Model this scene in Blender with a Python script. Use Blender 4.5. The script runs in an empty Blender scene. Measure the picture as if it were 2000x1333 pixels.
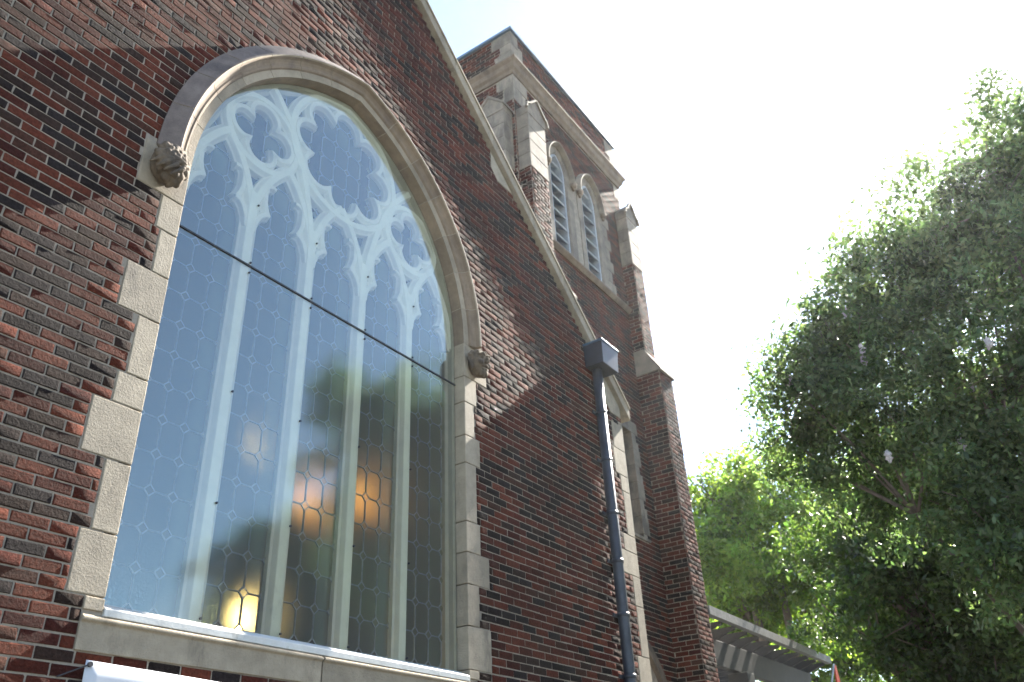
import bpy, bmesh, math, random
import numpy as np
from mathutils import Vector, Matrix
rng = np.random.default_rng(7)
random.seed(7)
sc = bpy.context.scene
COL = sc.collection
R_ = math.radians

# ------------------------------------------------------------------ camera
CAM = np.array((-4.118, -4.336, 1.609))
RC = np.array(((0.57107, -0.81979, -0.04277), (0.39689, 0.32169, -0.85966), (0.71851, 0.47395, 0.50907)))
cam_d = bpy.data.cameras.new('camera')
cam = bpy.data.objects.new('camera', cam_d)
COL.objects.link(cam)
_q, _ = np.linalg.qr(RC.T); _s = np.sign(np.sum(_q * RC.T, axis=0)); RO = (_q * _s).T
m = Matrix(((RO[0][0], -RO[1][0], -RO[2][0], CAM[0]), (RO[0][1], -RO[1][1], -RO[2][1], CAM[1]),
            (RO[0][2], -RO[1][2], -RO[2][2], CAM[2]), (0, 0, 0, 1)))
cam.matrix_world = m
cam_d.sensor_width = 36
cam_d.lens = 36 * 1650.85 / 2000
cam_d.clip_end = 2000
cam_d.dof.use_dof = True
cam_d.dof.focus_distance = 5.6
cam_d.dof.aperture_fstop = 2.8
sc.camera = cam
def ray(px, py):
    v = np.array(((px - 1000) / 1650.85, (py - 666.5) / 1650.85, 1.0)); d = RO.T @ v
    return d / np.linalg.norm(d)
def at(px, py, dist): return CAM + ray(px, py) * dist

# ------------------------------------------------------------------ sky and sun
SUN = Vector((0.748, -0.0374, 0.662)).normalized()
el = math.asin(SUN.z)
w = bpy.data.worlds.new('World'); sc.world = w; w.use_nodes = True
nt = w.node_tree; nt.nodes.clear()
sky = nt.nodes.new('ShaderNodeTexSky'); sky.sky_type = 'NISHITA'; sky.sun_disc = False
sky.sun_elevation = el; sky.sun_rotation = math.atan2(SUN.x, SUN.y)
sky.air_density = 1.0; sky.dust_density = 0.4; sky.ozone_density = 1.0
bg = nt.nodes.new('ShaderNodeBackground'); bg.inputs['Strength'].default_value = 0.075
wo = nt.nodes.new('ShaderNodeOutputWorld')
nt.links.new(sky.outputs[0], bg.inputs[0]); nt.links.new(bg.outputs[0], wo.inputs[0])
ld = bpy.data.lights.new('sun', 'SUN'); ld.energy = 5.0; ld.angle = R_(0.53); ld.color = (1.0, 0.93, 0.82)
lo = bpy.data.objects.new('sun', ld); COL.objects.link(lo)
lo.rotation_euler = SUN.to_track_quat('Z', 'Y').to_euler()
sc.view_settings.view_transform = 'Standard'; sc.view_settings.look = 'None'
sc.view_settings.exposure = 2.6; sc.view_settings.gamma = 1
sc.cycles.use_denoising = True
sc.cycles.max_bounces = 8; sc.cycles.transparent_max_bounces = 16

# ------------------------------------------------------------------ helpers
def mat(name, base=(.5, .5, .5), rough=.8, var=.25, scale=6, bump=0, bscale=60, attr=None, metal=0, stain=None, objrand=0, spec=.4, coord='Object', big=0):
    m = bpy.data.materials.new(name); m.use_nodes = True
    n = m.node_tree.nodes; l = m.node_tree.links; b = n['Principled BSDF']
    b.inputs['Roughness'].default_value = rough; b.inputs['Metallic'].default_value = metal
    b.inputs['Specular IOR Level'].default_value = spec
    tc = n.new('ShaderNodeNewGeometry').outputs['Position'] if coord == 'World' else n.new('ShaderNodeTexCoord').outputs['Object']
    nz = n.new('ShaderNodeTexNoise'); nz.inputs['Scale'].default_value = scale; nz.inputs['Detail'].default_value = 8
    nz.inputs['Roughness'].default_value = .65
    l.new(tc, nz.inputs['Vector'])
    mr = n.new('ShaderNodeMapRange'); mr.inputs[1].default_value = .3; mr.inputs[2].default_value = .7
    mr.inputs[3].default_value = 1 - var; mr.inputs[4].default_value = 1 + var
    l.new(nz.outputs[0], mr.inputs[0])
    if attr:
        a = n.new('ShaderNodeAttribute'); a.attribute_name = attr; csrc = a.outputs['Color']
    else:
        rgb = n.new('ShaderNodeRGB'); rgb.outputs[0].default_value = (*base, 1); csrc = rgb.outputs[0]
    mul = n.new('ShaderNodeVectorMath'); mul.operation = 'SCALE'
    l.new(csrc, mul.inputs[0]); l.new(mr.outputs[0], mul.inputs['Scale'])
    out = mul.outputs[0]
    if objrand:
        oi = n.new('ShaderNodeObjectInfo'); m2 = n.new('ShaderNodeMapRange')
        m2.inputs[3].default_value = 1 - objrand; m2.inputs[4].default_value = 1 + objrand * .6
        l.new(oi.outputs['Random'], m2.inputs[0])
        v2 = n.new('ShaderNodeVectorMath'); v2.operation = 'SCALE'; l.new(out, v2.inputs[0]); l.new(m2.outputs[0], v2.inputs['Scale']); out = v2.outputs[0]
    if big:
        nb = n.new('ShaderNodeTexNoise'); nb.inputs['Scale'].default_value = .9; nb.inputs['Detail'].default_value = 5; nb.inputs['Roughness'].default_value = .6
        mq = n.new('ShaderNodeMapping'); mq.inputs['Scale'].default_value = (1, 1, .5); l.new(tc, mq.inputs['Vector']); l.new(mq.outputs[0], nb.inputs['Vector']); mb_ = n.new('ShaderNodeMapRange'); mb_.inputs[1].default_value = .32; mb_.inputs[2].default_value = .68
        mb_.inputs[3].default_value = 1 - big; mb_.inputs[4].default_value = 1 + big * .7; l.new(nb.outputs[0], mb_.inputs[0])
        vb = n.new('ShaderNodeVectorMath'); vb.operation = 'SCALE'; l.new(out, vb.inputs[0]); l.new(mb_.outputs[0], vb.inputs['Scale']); out = vb.outputs[0]
    if stain:
        s = n.new('ShaderNodeTexNoise'); s.inputs['Scale'].default_value = stain[1]; s.inputs['Detail'].default_value = 7; s.inputs['Roughness'].default_value = .7
        mp = n.new('ShaderNodeMapping'); mp.inputs['Scale'].default_value = (1, 1, .4); l.new(tc, mp.inputs['Vector']); l.new(mp.outputs[0], s.inputs['Vector'])
        r = n.new('ShaderNodeMapRange'); r.inputs[1].default_value = stain[2]; r.inputs[2].default_value = stain[2] + .16; r.inputs[4].default_value = stain[3]
        l.new(s.outputs[0], r.inputs[0])
        mx = n.new('ShaderNodeMix'); mx.data_type = 'RGBA'; mx.inputs['B'].default_value = (*stain[0], 1)
        l.new(r.outputs[0], mx.inputs['Factor']); l.new(out, mx.inputs['A']); out = mx.outputs['Result']
    l.new(out, b.inputs['Base Color'])
    if bump:
        n2 = n.new('ShaderNodeTexNoise'); n2.inputs['Scale'].default_value = bscale; n2.inputs['Detail'].default_value = 6
        n2.inputs['Roughness'].default_value = .7; l.new(tc, n2.inputs['Vector'])
        bp = n.new('ShaderNodeBump'); bp.inputs['Strength'].default_value = 1; bp.inputs['Distance'].default_value = bump
        l.new(n2.outputs[0], bp.inputs['Height']); l.new(bp.outputs[0], b.inputs['Normal'])
    return m

M = {}
M['brick'] = mat('brick', rough=.85, var=.45, scale=55, bump=.013, bscale=55, spec=.10, big=.30, attr='bcol', coord='World', stain=((.16, .125, .10), 5, .68, .3))
M['mortar'] = mat('mortar', (.265, .228, .185), .95, .25, 14, .003, 120, spec=.12, big=.25, coord='World', stain=((.12, .1, .09), 1.6, .62, .6))
M['stone'] = mat('limestone', (.305, .255, .188), .85, .22, 7, .009, 70, coord='World', stain=((.085, .07, .055), 4.5, .55, .6), objrand=.16, big=.15)
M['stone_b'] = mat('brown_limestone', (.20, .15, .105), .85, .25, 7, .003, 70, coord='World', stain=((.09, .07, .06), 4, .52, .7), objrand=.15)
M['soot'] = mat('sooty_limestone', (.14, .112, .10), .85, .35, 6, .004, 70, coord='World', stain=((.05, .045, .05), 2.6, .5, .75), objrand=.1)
M['stone_t'] = mat('tower_limestone', (.225, .188, .145), .85, .3, 5, .008, 60, coord='World', stain=((.06, .05, .043), 3.4, .5, .65), objrand=.2, big=.2)
M['stone_tb'] = mat('tower_trim_stone', (.16, .12, .085), .85, .3, 6, .006, 60, coord='World', stain=((.05, .04, .035), 3, .5, .7))
M['carved'] = mat('carved_stone', (.11, .082, .055), .85, .4, 18, .003, 90, stain=((.04, .032, .028), 9, .5, .8))
M['white'] = mat('white_paint', (.93, .89, .77), .5, .06, 8, .0012, 60, coord='World', stain=((.42, .38, .3), 7, .63, .5))
M['sill_paint'] = mat('worn_white_paint', (.50, .50, .48), .6, .15, 9, .0015, 60, coord='World', stain=((.2, .18, .15), 9, .58, .6))
M['cream'] = mat('cream_paint', (.56, .52, .40), .55, .12, 6, .001, 60, coord='World')
M['lead'] = mat('lead', (.42, .42, .41), .55, .2, 20)
M['spout'] = mat('slate_paint', (.034, .039, .050), .45, .3, 5, .0012, 40, coord='World', stain=((.12, .11, .11), 6, .66, .5))
M['flash'] = mat('blue_metal', (.10, .15, .21), .45, .15, 5, metal=.3)
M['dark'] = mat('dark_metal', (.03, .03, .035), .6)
M['louver'] = mat('pale_louver_paint', (.30, .33, .36), .6, .2, 9, .001, 40, coord='World')
M['roof'] = mat('slate_roof', (.10, .10, .11), .8, .3, 8)
M['ceil'] = mat('timber_ceiling', (.12, .075, .035), .6, .25, 4)
M['plaster'] = mat('plaster', (.16, .13, .08), .8, .1, 3)
M['pergola'] = mat('grey_paint_wood', (.05, .051, .05), .7, .15, 6, .001, 50, coord='World')
M['shingle'] = mat('grey_shingle', (.2, .2, .19), .8, .25, 12, .004, 60)
M['bark'] = mat('bark', (.15, .12, .095), .9, .35, 9, .006, 40)
M['ground'] = mat('paving', (.13, .13, .115), .9, .2, 3, .004, 50)  # tree shade put into the base colour, which cuts the bounce light
M['flower'] = mat('flower', (.45, .41, .40), .8, .2, 10)
M['banner'] = mat('banner', (.44, .455, .49), .45, .03, 3)
M['red'] = mat('red_cloth', (.65, .09, .04), .7, .15, 9)

def leafmat(name, c, t):
    m = bpy.data.materials.new(name); m.use_nodes = True; n = m.node_tree.nodes; l = m.node_tree.links; n.clear()
    a = n.new('ShaderNodeAttribute'); a.attribute_name = 'bcol'
    s1 = n.new('ShaderNodeMix'); s1.data_type = 'RGBA'; s1.blend_type = 'MULTIPLY'; s1.inputs['Factor'].default_value = 1; s1.inputs['B'].default_value = (*c, 1)
    s2 = n.new('ShaderNodeMix'); s2.data_type = 'RGBA'; s2.blend_type = 'MULTIPLY'; s2.inputs['Factor'].default_value = 1; s2.inputs['B'].default_value = (*t, 1)
    l.new(a.outputs['Color'], s1.inputs['A']); l.new(a.outputs['Color'], s2.inputs['A'])
    d = n.new('ShaderNodeBsdfPrincipled'); d.inputs['Roughness'].default_value = .42; l.new(s1.outputs['Result'], d.inputs['Base Color'])
    tr = n.new('ShaderNodeBsdfTranslucent'); l.new(s2.outputs['Result'], tr.inputs['Color'])
    mx = n.new('ShaderNodeMixShader'); mx.inputs[0].default_value = .5
    l.new(d.outputs[0], mx.inputs[1]); l.new(tr.outputs[0], mx.inputs[2])
    o = n.new('ShaderNodeOutputMaterial'); l.new(mx.outputs[0], o.inputs[0]); return m
M['leaf1'] = leafmat('leaf_dark', (.058, .092, .044), (.15, .25, .07))
M['leaf2'] = leafmat('leaf_yellow_green', (.09, .15, .03), (.32, .50, .06))
M['leaf3'] = leafmat('leaf_deep', (.03, .055, .022), (.10, .18, .03))

def glassmat(name, ior, gl_rough, dust):
    m = bpy.data.materials.new(name); m.use_nodes = True; n = m.node_tree.nodes; l = m.node_tree.links; n.clear()
    fr = n.new('ShaderNodeFresnel'); fr.inputs[0].default_value = ior
    g = n.new('ShaderNodeBsdfGlossy'); g.inputs['Roughness'].default_value = gl_rough; g.inputs['Color'].default_value = (.84, 1, 1, 1)
    t = n.new('ShaderNodeBsdfTransparent'); t.inputs[0].default_value = (.98, .985, .98, 1)
    df = n.new('ShaderNodeBsdfDiffuse'); df.inputs[0].default_value = (.8, .8, .78, 1)
    m0 = n.new('ShaderNodeMixShader'); m0.inputs[0].default_value = dust; l.new(t.outputs[0], m0.inputs[1]); l.new(df.outputs[0], m0.inputs[2])
    mx = n.new('ShaderNodeMixShader'); l.new(fr.outputs[0], mx.inputs[0]); l.new(m0.outputs[0], mx.inputs[1]); l.new(g.outputs[0], mx.inputs[2])
    tc = n.new('ShaderNodeTexCoord'); nz = n.new('ShaderNodeTexNoise'); nz.inputs['Scale'].default_value = 1.3
    l.new(tc.outputs['Object'], nz.inputs['Vector']); bp = n.new('ShaderNodeBump'); bp.inputs['Distance'].default_value = .006
    l.new(nz.outputs[0], bp.inputs['Height']); l.new(bp.outputs[0], g.inputs['Normal'])
    o = n.new('ShaderNodeOutputMaterial'); l.new(mx.outputs[0], o.inputs[0]); return m
M['sheet'] = glassmat('protective_sheet', 2.2, .08, .06)
def panemat():
    m = bpy.data.materials.new('textured_pane'); m.use_nodes = True; n = m.node_tree.nodes; l = m.node_tree.links; n.clear()
    fr = n.new('ShaderNodeFresnel'); fr.inputs[0].default_value = 2.6
    g = n.new('ShaderNodeBsdfGlossy'); g.inputs['Roughness'].default_value = .14; g.inputs['Color'].default_value = (.84, 1, 1, 1)
    t = n.new('ShaderNodeBsdfRefraction'); t.inputs['IOR'].default_value = 1.1; t.inputs['Roughness'].default_value = .85; t.inputs['Color'].default_value = (.42, .38, .26, 1)
    mx = n.new('ShaderNodeMixShader'); l.new(fr.outputs[0], mx.inputs[0]); l.new(t.outputs[0], mx.inputs[1]); l.new(g.outputs[0], mx.inputs[2])
    tc = n.new('ShaderNodeTexCoord'); nz = n.new('ShaderNodeTexNoise'); nz.inputs['Scale'].default_value = 60
    l.new(tc.outputs['Object'], nz.inputs['Vector']); bp = n.new('ShaderNodeBump'); bp.inputs['Distance'].default_value = .002
    l.new(nz.outputs[0], bp.inputs['Height']); l.new(bp.outputs[0], g.inputs['Normal']); l.new(bp.outputs[0], t.inputs['Normal'])
    o = n.new('ShaderNodeOutputMaterial'); l.new(mx.outputs[0], o.inputs[0]); return m
M['pane'] = panemat()
def emat(name, c, s):
    m = bpy.data.materials.new(name); m.use_nodes = True; n = m.node_tree.nodes; n.clear()
    e = n.new('ShaderNodeEmission'); e.inputs[0].default_value = (*c, 1); e.inputs[1].default_value = s
    o = n.new('ShaderNodeOutputMaterial'); m.node_tree.links.new(e.outputs[0], o.inputs[0]); return m
M['bulb'] = emat('lamp_glow', (1, .48, .14), 1.7)
M['bulb2'] = emat('lamp_glow_yellow', (1, .78, .36), 8.0)

def tag(o, label=None, cat=None, group=None, kind=None):
    if label: o['label'] = label
    if cat: o['category'] = cat
    if group: o['group'] = group
    if kind: o['kind'] = kind
    return o
def link(name, me, parent=None, mt=None):
    o = bpy.data.objects.new(name, me); COL.objects.link(o)
    if mt is not None: me.materials.append(M[mt])
    if parent: o.parent = parent
    return o
def empty(name, loc=(0, 0, 0)):
    o = bpy.data.objects.new(name, None); COL.objects.link(o); o.location = loc; o.empty_display_size = .2; return o
class MB:
    def __init__(s): s.v = []; s.f = []
    def add(s, v, f):
        b = len(s.v); s.v += [tuple(map(float, p)) for p in v]; s.f += [tuple(b + i for i in q) for q in f]
    def box(s, x0, x1, y0, y1, z0, z1, j=0):
        v = [(x, y, z) for x in (x0, x1) for y in (y0, y1) for z in (z0, z1)]
        if j: v = [tuple(c + random.uniform(-j, j) for c in p) for p in v]
        s.add(v, [(0, 1, 3, 2), (4, 6, 7, 5), (0, 4, 5, 1), (2, 3, 7, 6), (0, 2, 6, 4), (1, 5, 7, 3)]); return s
    def poly_y(s, pts, y0, y1):      # xz polygon extruded along y
        n = len(pts); v = [(p[0], y0, p[1]) for p in pts] + [(p[0], y1, p[1]) for p in pts]
        s.add(v, [tuple(range(n)), tuple(range(2 * n - 1, n - 1, -1))] + [(i, (i + 1) % n, n + (i + 1) % n, n + i) for i in range(n)]); return s
    def poly_x(s, pts, x0, x1):      # yz polygon extruded along x
        n = len(pts); v = [(x0, p[0], p[1]) for p in pts] + [(x1, p[0], p[1]) for p in pts]
        s.add(v, [tuple(range(n)), tuple(range(2 * n - 1, n - 1, -1))] + [(i, (i + 1) % n, n + (i + 1) % n, n + i) for i in range(n)]); return s
    def sweep(s, prof, path, closed=False, cap=True):   # profile (across, y), path in (x, z)
        P = np.array(path, float); n = len(P); k = len(prof)
        T = np.zeros_like(P)
        for i in range(n):
            a = P[(i - 1) % n] if closed or i > 0 else P[i]; b = P[(i + 1) % n] if closed or i < n - 1 else P[i]
            T[i] = (b - a) / (np.linalg.norm(b - a) + 1e-9)
        v = []
        for i in range(n):
            nx, nz = -T[i][1], T[i][0]
            v += [(P[i][0] + nx * a, y, P[i][1] + nz * a) for a, y in prof]
        f = []
        for i in range(n if closed else n - 1):
            j = (i + 1) % n
            f += [(i * k + q, j * k + q, j * k + (q + 1) % k, i * k + (q + 1) % k) for q in range(k)]
        if cap and not closed: f += [tuple(range(k - 1, -1, -1)), tuple((n - 1) * k + q for q in range(k))]
        s.add(v, f); return s
    def tube(s, pts, rad, seg=8):
        pts = [Vector(p) for p in pts]; n = len(pts); v = []; f = []
        for i, p in enumerate(pts):
            t = (pts[min(i + 1, n - 1)] - pts[max(i - 1, 0)]).normalized()
            a = t.orthogonal().normalized(); 
            if abs(t.z) < .95: a = t.cross(Vector((0, 0, 1))).normalized()
            else: a = t.cross(Vector((0, 1, 0))).normalized()
            b = t.cross(a); r = rad[i] if hasattr(rad, '__len__') else rad
            v += [tuple(p + (a * math.cos(q * 2 * math.pi / seg) + b * math.sin(q * 2 * math.pi / seg)) * r) for q in range(seg)]
        for i in range(n - 1):
            f += [(i * seg + q, i * seg + (q + 1) % seg, (i + 1) * seg + (q + 1) % seg, (i + 1) * seg + q) for q in range(seg)]
        f += [tuple(range(seg)), tuple((n - 1) * seg + q for q in range(seg))]
        s.add(v, f); return s
    def sphere(s, c, r, seg=10, rings=7):
        rr = r if hasattr(r, '__len__') else (r, r, r); v = []; f = []
        for i in range(rings + 1):
            t = math.pi * i / rings
            for q in range(seg):
                u = 2 * math.pi * q / seg
                v.append((c[0] + rr[0] * math.sin(t) * math.cos(u), c[1] + rr[1] * math.sin(t) * math.sin(u), c[2] + rr[2] * math.cos(t)))
        for i in range(rings):
            f += [(i * seg + q, i * seg + (q + 1) % seg, (i + 1) * seg + (q + 1) % seg, (i + 1) * seg + q) for q in range(seg)]
        s.add(v, f); return s
    def build(s, name, mt, parent=None, smooth=False, bevel=0, recalc=True):
        me = bpy.data.meshes.new(name); me.from_pydata(s.v, [], s.f); me.update()
        bm = bmesh.new(); bm.from_mesh(me); recalc and bmesh.ops.recalc_face_normals(bm, faces=bm.faces); bm.to_mesh(me); bm.free()
        if smooth: me.polygons.foreach_set('use_smooth', [True] * len(me.polygons))
        o = link(name, me, parent, mt)
        if bevel:
            b = o.modifiers.new('bevel', 'BEVEL'); b.width = bevel; b.segments = 2; b.limit_method = 'ANGLE'
        return o
def bulk(name, V, F, mt, parent=None, col=None):
    me = bpy.data.meshes.new(name); V = np.asarray(V, np.float32); F = np.asarray(F, np.int32)
    me.vertices.add(len(V)); me.vertices.foreach_set('co', V.ravel())
    me.loops.add(F.size); me.loops.foreach_set('vertex_index', F.ravel())
    me.polygons.add(len(F)); me.polygons.foreach_set('loop_start', np.arange(len(F), dtype=np.int32) * F.shape[1])
    me.polygons.foreach_set('loop_total', np.full(len(F), F.shape[1], np.int32))
    me.update(calc_edges=True)
    if col is not None:
        a = me.color_attributes.new('bcol', 'FLOAT_COLOR', 'POINT')
        a.data.foreach_set('color', np.concatenate([np.asarray(col, np.float32), np.ones((len(V), 1), np.float32)], 1).ravel())
    return link(name, me, parent, mt)

# ------------------------------------------------------------------ bricks
CH = .0685; BL = .209; JT = .0118
PAL = np.array([(.105, .033, .023), (.135, .045, .028), (.075, .026, .021), (.16, .058, .036), (.025, .021, .021), (.031, .029, .031), (.044, .032, .027), (.085, .045, .033)])
PW = np.array([.19, .15, .16, .07, .11, .11, .12, .09])
def brickcol(n):
    c = PAL[rng.choice(len(PAL), n, p=PW / PW.sum())]
    return c * rng.uniform(.42, .63, (n, 1)) * np.array((1.17, .92, .84))
NU, NV = 4, 4
gi = [(i, j) for j in range(NV) for i in range(NU)]
per = [(i, 0) for i in range(NU)] + [(NU - 1, j) for j in range(1, NV)] + [(i, NV - 1) for i in range(NU - 2, -1, -1)] + [(0, j) for j in range(NV - 2, 0, -1)]
gidx = {p: k for k, p in enumerate(gi)}
pidx = [gidx[p] for p in per]; NB = NU * NV; NP = len(per)
TF = [(gidx[(i, j)], gidx[(i + 1, j)], gidx[(i + 1, j + 1)], gidx[(i, j + 1)]) for j in range(NV - 1) for i in range(NU - 1)]
TF += [(NB + k, NB + (k + 1) % NP, pidx[(k + 1) % NP], pidx[k]) for k in range(NP)]
TF = np.array(TF); TNV = NB + NP
def brick_local(L, H, rough=.0003):
    """L,H arrays (n) -> local verts (n,TNV,3) with u along, v up, w outward"""
    n = len(L); g = np.array(gi, float); u = np.array((0, .028, .972, 1))[g[:, 0].astype(int)]; v = np.array((0, .085, .915, 1))[g[:, 1].astype(int)]
    edge = np.array([(i in (0, NU - 1)) or (j in (0, NV - 1)) for i, j in gi]); corner = np.array([(i in (0, NU - 1)) and (j in (0, NV - 1)) for i, j in gi])
    U = u[None] * L[:, None]; V = v[None] * H[:, None]
    Wd = rng.normal(.0048, rough, (n, NB)) + rng.uniform(-.0010, .0014, (n, 1)) + (u[None] - .5) * rng.normal(0, .0010, (n, 1))
    Wd = np.where(edge[None], Wd - rng.uniform(.0005, .0028, (n, NB)), Wd); Wd = np.where(corner[None], Wd - .0015, Wd)
    U = U + np.where(edge[None], rng.normal(0, .0013, (n, NB)), rng.normal(0, .0012, (n, NB)))
    V = V + np.where(edge[None], rng.normal(0, .0013, (n, NB)), rng.normal(0, .0012, (n, NB)))
    Wd = np.clip(Wd, .0012, .011)
    f = np.stack([U, V, Wd], 2); b = f[:, pidx].copy(); b[:, :, 2] = -.02
    return np.concatenate([f, b], 1)
def lay(z0, z1, u0, u1, block=None, phase=0.):
    """running bond; block(z_lo,z_hi) -> list of (a,b) u-intervals not to be bricked"""
    out = []; k0 = int(math.floor(z0 / CH + 1e-6)); k = k0
    while k * CH < z1 - .02:
        za, zb = k * CH, (k + 1) * CH
        free = [(u0, u1)]
        for a, b in (block(za, zb) if block else []):
            nf = []
            for p, q in free:
                if b <= p or a >= q: nf.append((p, q)); continue
                if a > p: nf.append((p, a))
                if b < q: nf.append((b, q))
            free = nf
        off = phase + (BL / 2 if k % 2 else 0) + .03 * math.sin(k * 12.9)
        for p, q in free:
            if q - p < .02: continue
            i = math.floor((p - off) / BL)
            while off + i * BL < q:
                a = max(p, off + i * BL); b = min(q, off + (i + 1) * BL)
                if b - a > .028: out.append((a + JT / 2, za + JT / 2, b - a - JT, CH - JT))
                i += 1
        k += 1
    return np.array(out)
def place(B, O, ua, na, flip=False):
    O, ua, na = map(np.array, (O, ua, na)); L = brick_local(B[:, 2], B[:, 3])
    U = L[:, :, 0] + B[:, 0:1]; V = L[:, :, 1] + B[:, 1:2]
    return O + U[..., None] * ua + V[..., None] * np.array((0, 0, 1)) + L[:, :, 2][..., None] * na
def proj(P):
    c = (P - CAM) @ RO.T; return np.stack([1000 + 1650.85 * c[:, 0] / c[:, 2], 666.5 + 1650.85 * c[:, 1] / c[:, 2]], 1), c[:, 2]
brick_tpl = []
def get_tpl():
    if not brick_tpl:
        Vs = brick_local(np.full(40, BL - JT), np.full(40, CH - JT)); cs = brickcol(40)
        for i in range(40):
            me = bpy.data.meshes.new('brick'); me.from_pydata([(p[0], -p[2], p[1]) for p in Vs[i]], [], [tuple(int(x) for x in q) for q in TF]); me.update()
            a = me.color_attributes.new('bcol', 'FLOAT_COLOR', 'POINT'); a.data.foreach_set('color', np.tile(np.append(cs[i], 1), TNV).astype(np.float32))
            me.materials.append(M['brick']); brick_tpl.append(me)
    return brick_tpl
def brickwork(sets, parent, top=300):
    """sets: (B,O,ua,na,single_ok). The largest full stretchers in view become single bricks, the rest one mesh."""
    cand = []
    for si, (B, O, ua, na, ok) in enumerate(sets):
        if not ok: continue
        c = np.array(O) + (B[:, 0:1] + B[:, 2:3] / 2) * np.array(ua) + (B[:, 1:2] + B[:, 3:4] / 2) * np.array((0, 0, 1))
        q, d = proj(c)
        for i in range(len(B)):
            if d[i] > 0 and 10 < q[i, 0] < 1990 and 10 < q[i, 1] < 1323 and abs(B[i, 2] - (BL - JT)) < 1e-4: cand.append((d[i], si, i))
    cand.sort(); pick = set((s, i) for _, s, i in cand[:top]); tp = get_tpl()
    VV = []; CC = []
    for si, (B, O, ua, na, ok) in enumerate(sets):
        keep = np.array([(si, i) not in pick for i in range(len(B))], bool)
        for i in np.where(~keep)[0]:
            o = bpy.data.objects.new('brick', tp[rng.integers(len(tp))]); COL.objects.link(o); o.parent = parent
            p = np.array(O) + B[i, 0] * np.array(ua) + B[i, 1] * np.array((0, 0, 1))
            o.location = p; o.rotation_euler = (0, 0, math.atan2(ua[1], ua[0]))
        if keep.any():
            V = place(B[keep], O, ua, na); n = len(V); VV.append(V.reshape(-1, 3)); CC.append(np.repeat(brickcol(n), TNV, 0))
    V = np.concatenate(VV); n = len(V) // TNV
    F = (TF[None] + (np.arange(n) * TNV)[:, None, None]).reshape(-1, 4)
    o = bulk('brickwork', V, F, 'brick', parent, np.concatenate(CC)); o['kind'] = 'stuff'; return o

# ================================================================== SETTING
g = MB().box(-150, 150, -150, 150, -.3, 0).build('ground', 'ground'); tag(g, kind='structure', label='paved ground around the church, colour darkened to stand for tree shade')

# ================================================================== CHURCH
church = empty('church', (0, 0, 0))
tag(church, 'dark red brick church gable with large white-traceried pointed arch window', 'church')
HW = 1.586; AC = .4545; R0 = HW + AC; ZSP = 5.838; ZB = 2.80
GA, GS = 10.86, .904           # gable line z = GA - GS|x| (underside of the coping)
def arch_half(z, R):           # half width of the arch of radius R at height z
    if z <= ZSP: return R - AC
    d = R * R - (z - ZSP) ** 2
    return max(0, math.sqrt(d) - AC) if d > AC * AC else 0
LQ = [(0, 5, 1.81), (5, 11, 1.75), (11, 16, 1.905), (16, 19, 1.79), (19, 25, 1.74), (25, 30, 1.887), (30, 35, 1.717), (35, 39, 1.755)]
RQ = [(0, 5, 1.905), (5, 10, 1.75), (10, 14, 1.907), (14, 18, 1.787), (18, 26, 1.745), (26, 30, 1.81), (30, 35, 1.733), (35, 39, 1.775)]
ZQ = 41 * CH                   # 2.8085, bottom of the quoins, on the course grid
GQ = [(4.62, 84, 89.5), (4.81, 89.5, 90), (4.59, 79, 84), (4.70, 76, 79), (4.72, 68, 76), (4.60, 65, 68), (4.51, 61, 65), (4.71, 56, 61), (4.61, 42, 48), (4.72, 48, 56), (4.70, 30, 42)]
def gable_block(za, zb):
    r = []; zm = (za + zb) / 2
    w = (GA - .05 - GS * 0 - zb) / GS
    r += [(-20, -w), (w, 20)]
    if ZB - .27 < zm < ZQ: r.append((-1.70, 1.72) if zm < 2.70 else (-1.70, 1.70))
    for (a, b, x) in LQ:
        if ZQ + a * CH < zm < ZQ + b * CH: r.append((-x, 0))
    for (a, b, x) in RQ:
        if ZQ + a * CH < zm < ZQ + b * CH: r.append((0, x))
    if ZQ + 39 * CH < zm < ZSP + .02: r.append((-1.95, 1.95))
    if zm >= ZSP:
        h = arch_half(za, R0 + .25); 
        if h > 0: r.append((-h, h))
    for (x, a, b) in GQ:
        if a * CH - .001 < zm < b * CH: r.append((x, 6))
    return r
GL = -5.0; GR = 4.9
Bk = lay(0, 10.9, GL, GR, gable_block)
# mortar sheet with the window opening left out
mb = MB()
k = 0
while k * CH < 10.9:
    za, zb = k * CH, (k + 1) * CH; zm = (za + zb) / 2; wl = (GA - .06 - zb) / GS
    a, b = max(GL, -wl), min(GR, wl)
    if b > a:
        h = arch_half(zm, R0 + .08) if zm > ZB - .05 else 0
        for p, q in (((a, -h), (h, b)) if h > 0 else ((a, b),)):
            if q > p: mb.add([(p, .0015, za), (q, .0015, za), (q, .0015, zb), (p, .0015, zb)], [(0, 1, 2, 3)])
    k += 1
gw = mb.build('gable_wall', 'mortar', church); gw['label'] = 'brick gable wall with pale mortar joints'
brickwork([(Bk, (0, 0, 0), (1, 0, 0), (0, -1, 0), True)], gw)
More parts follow.
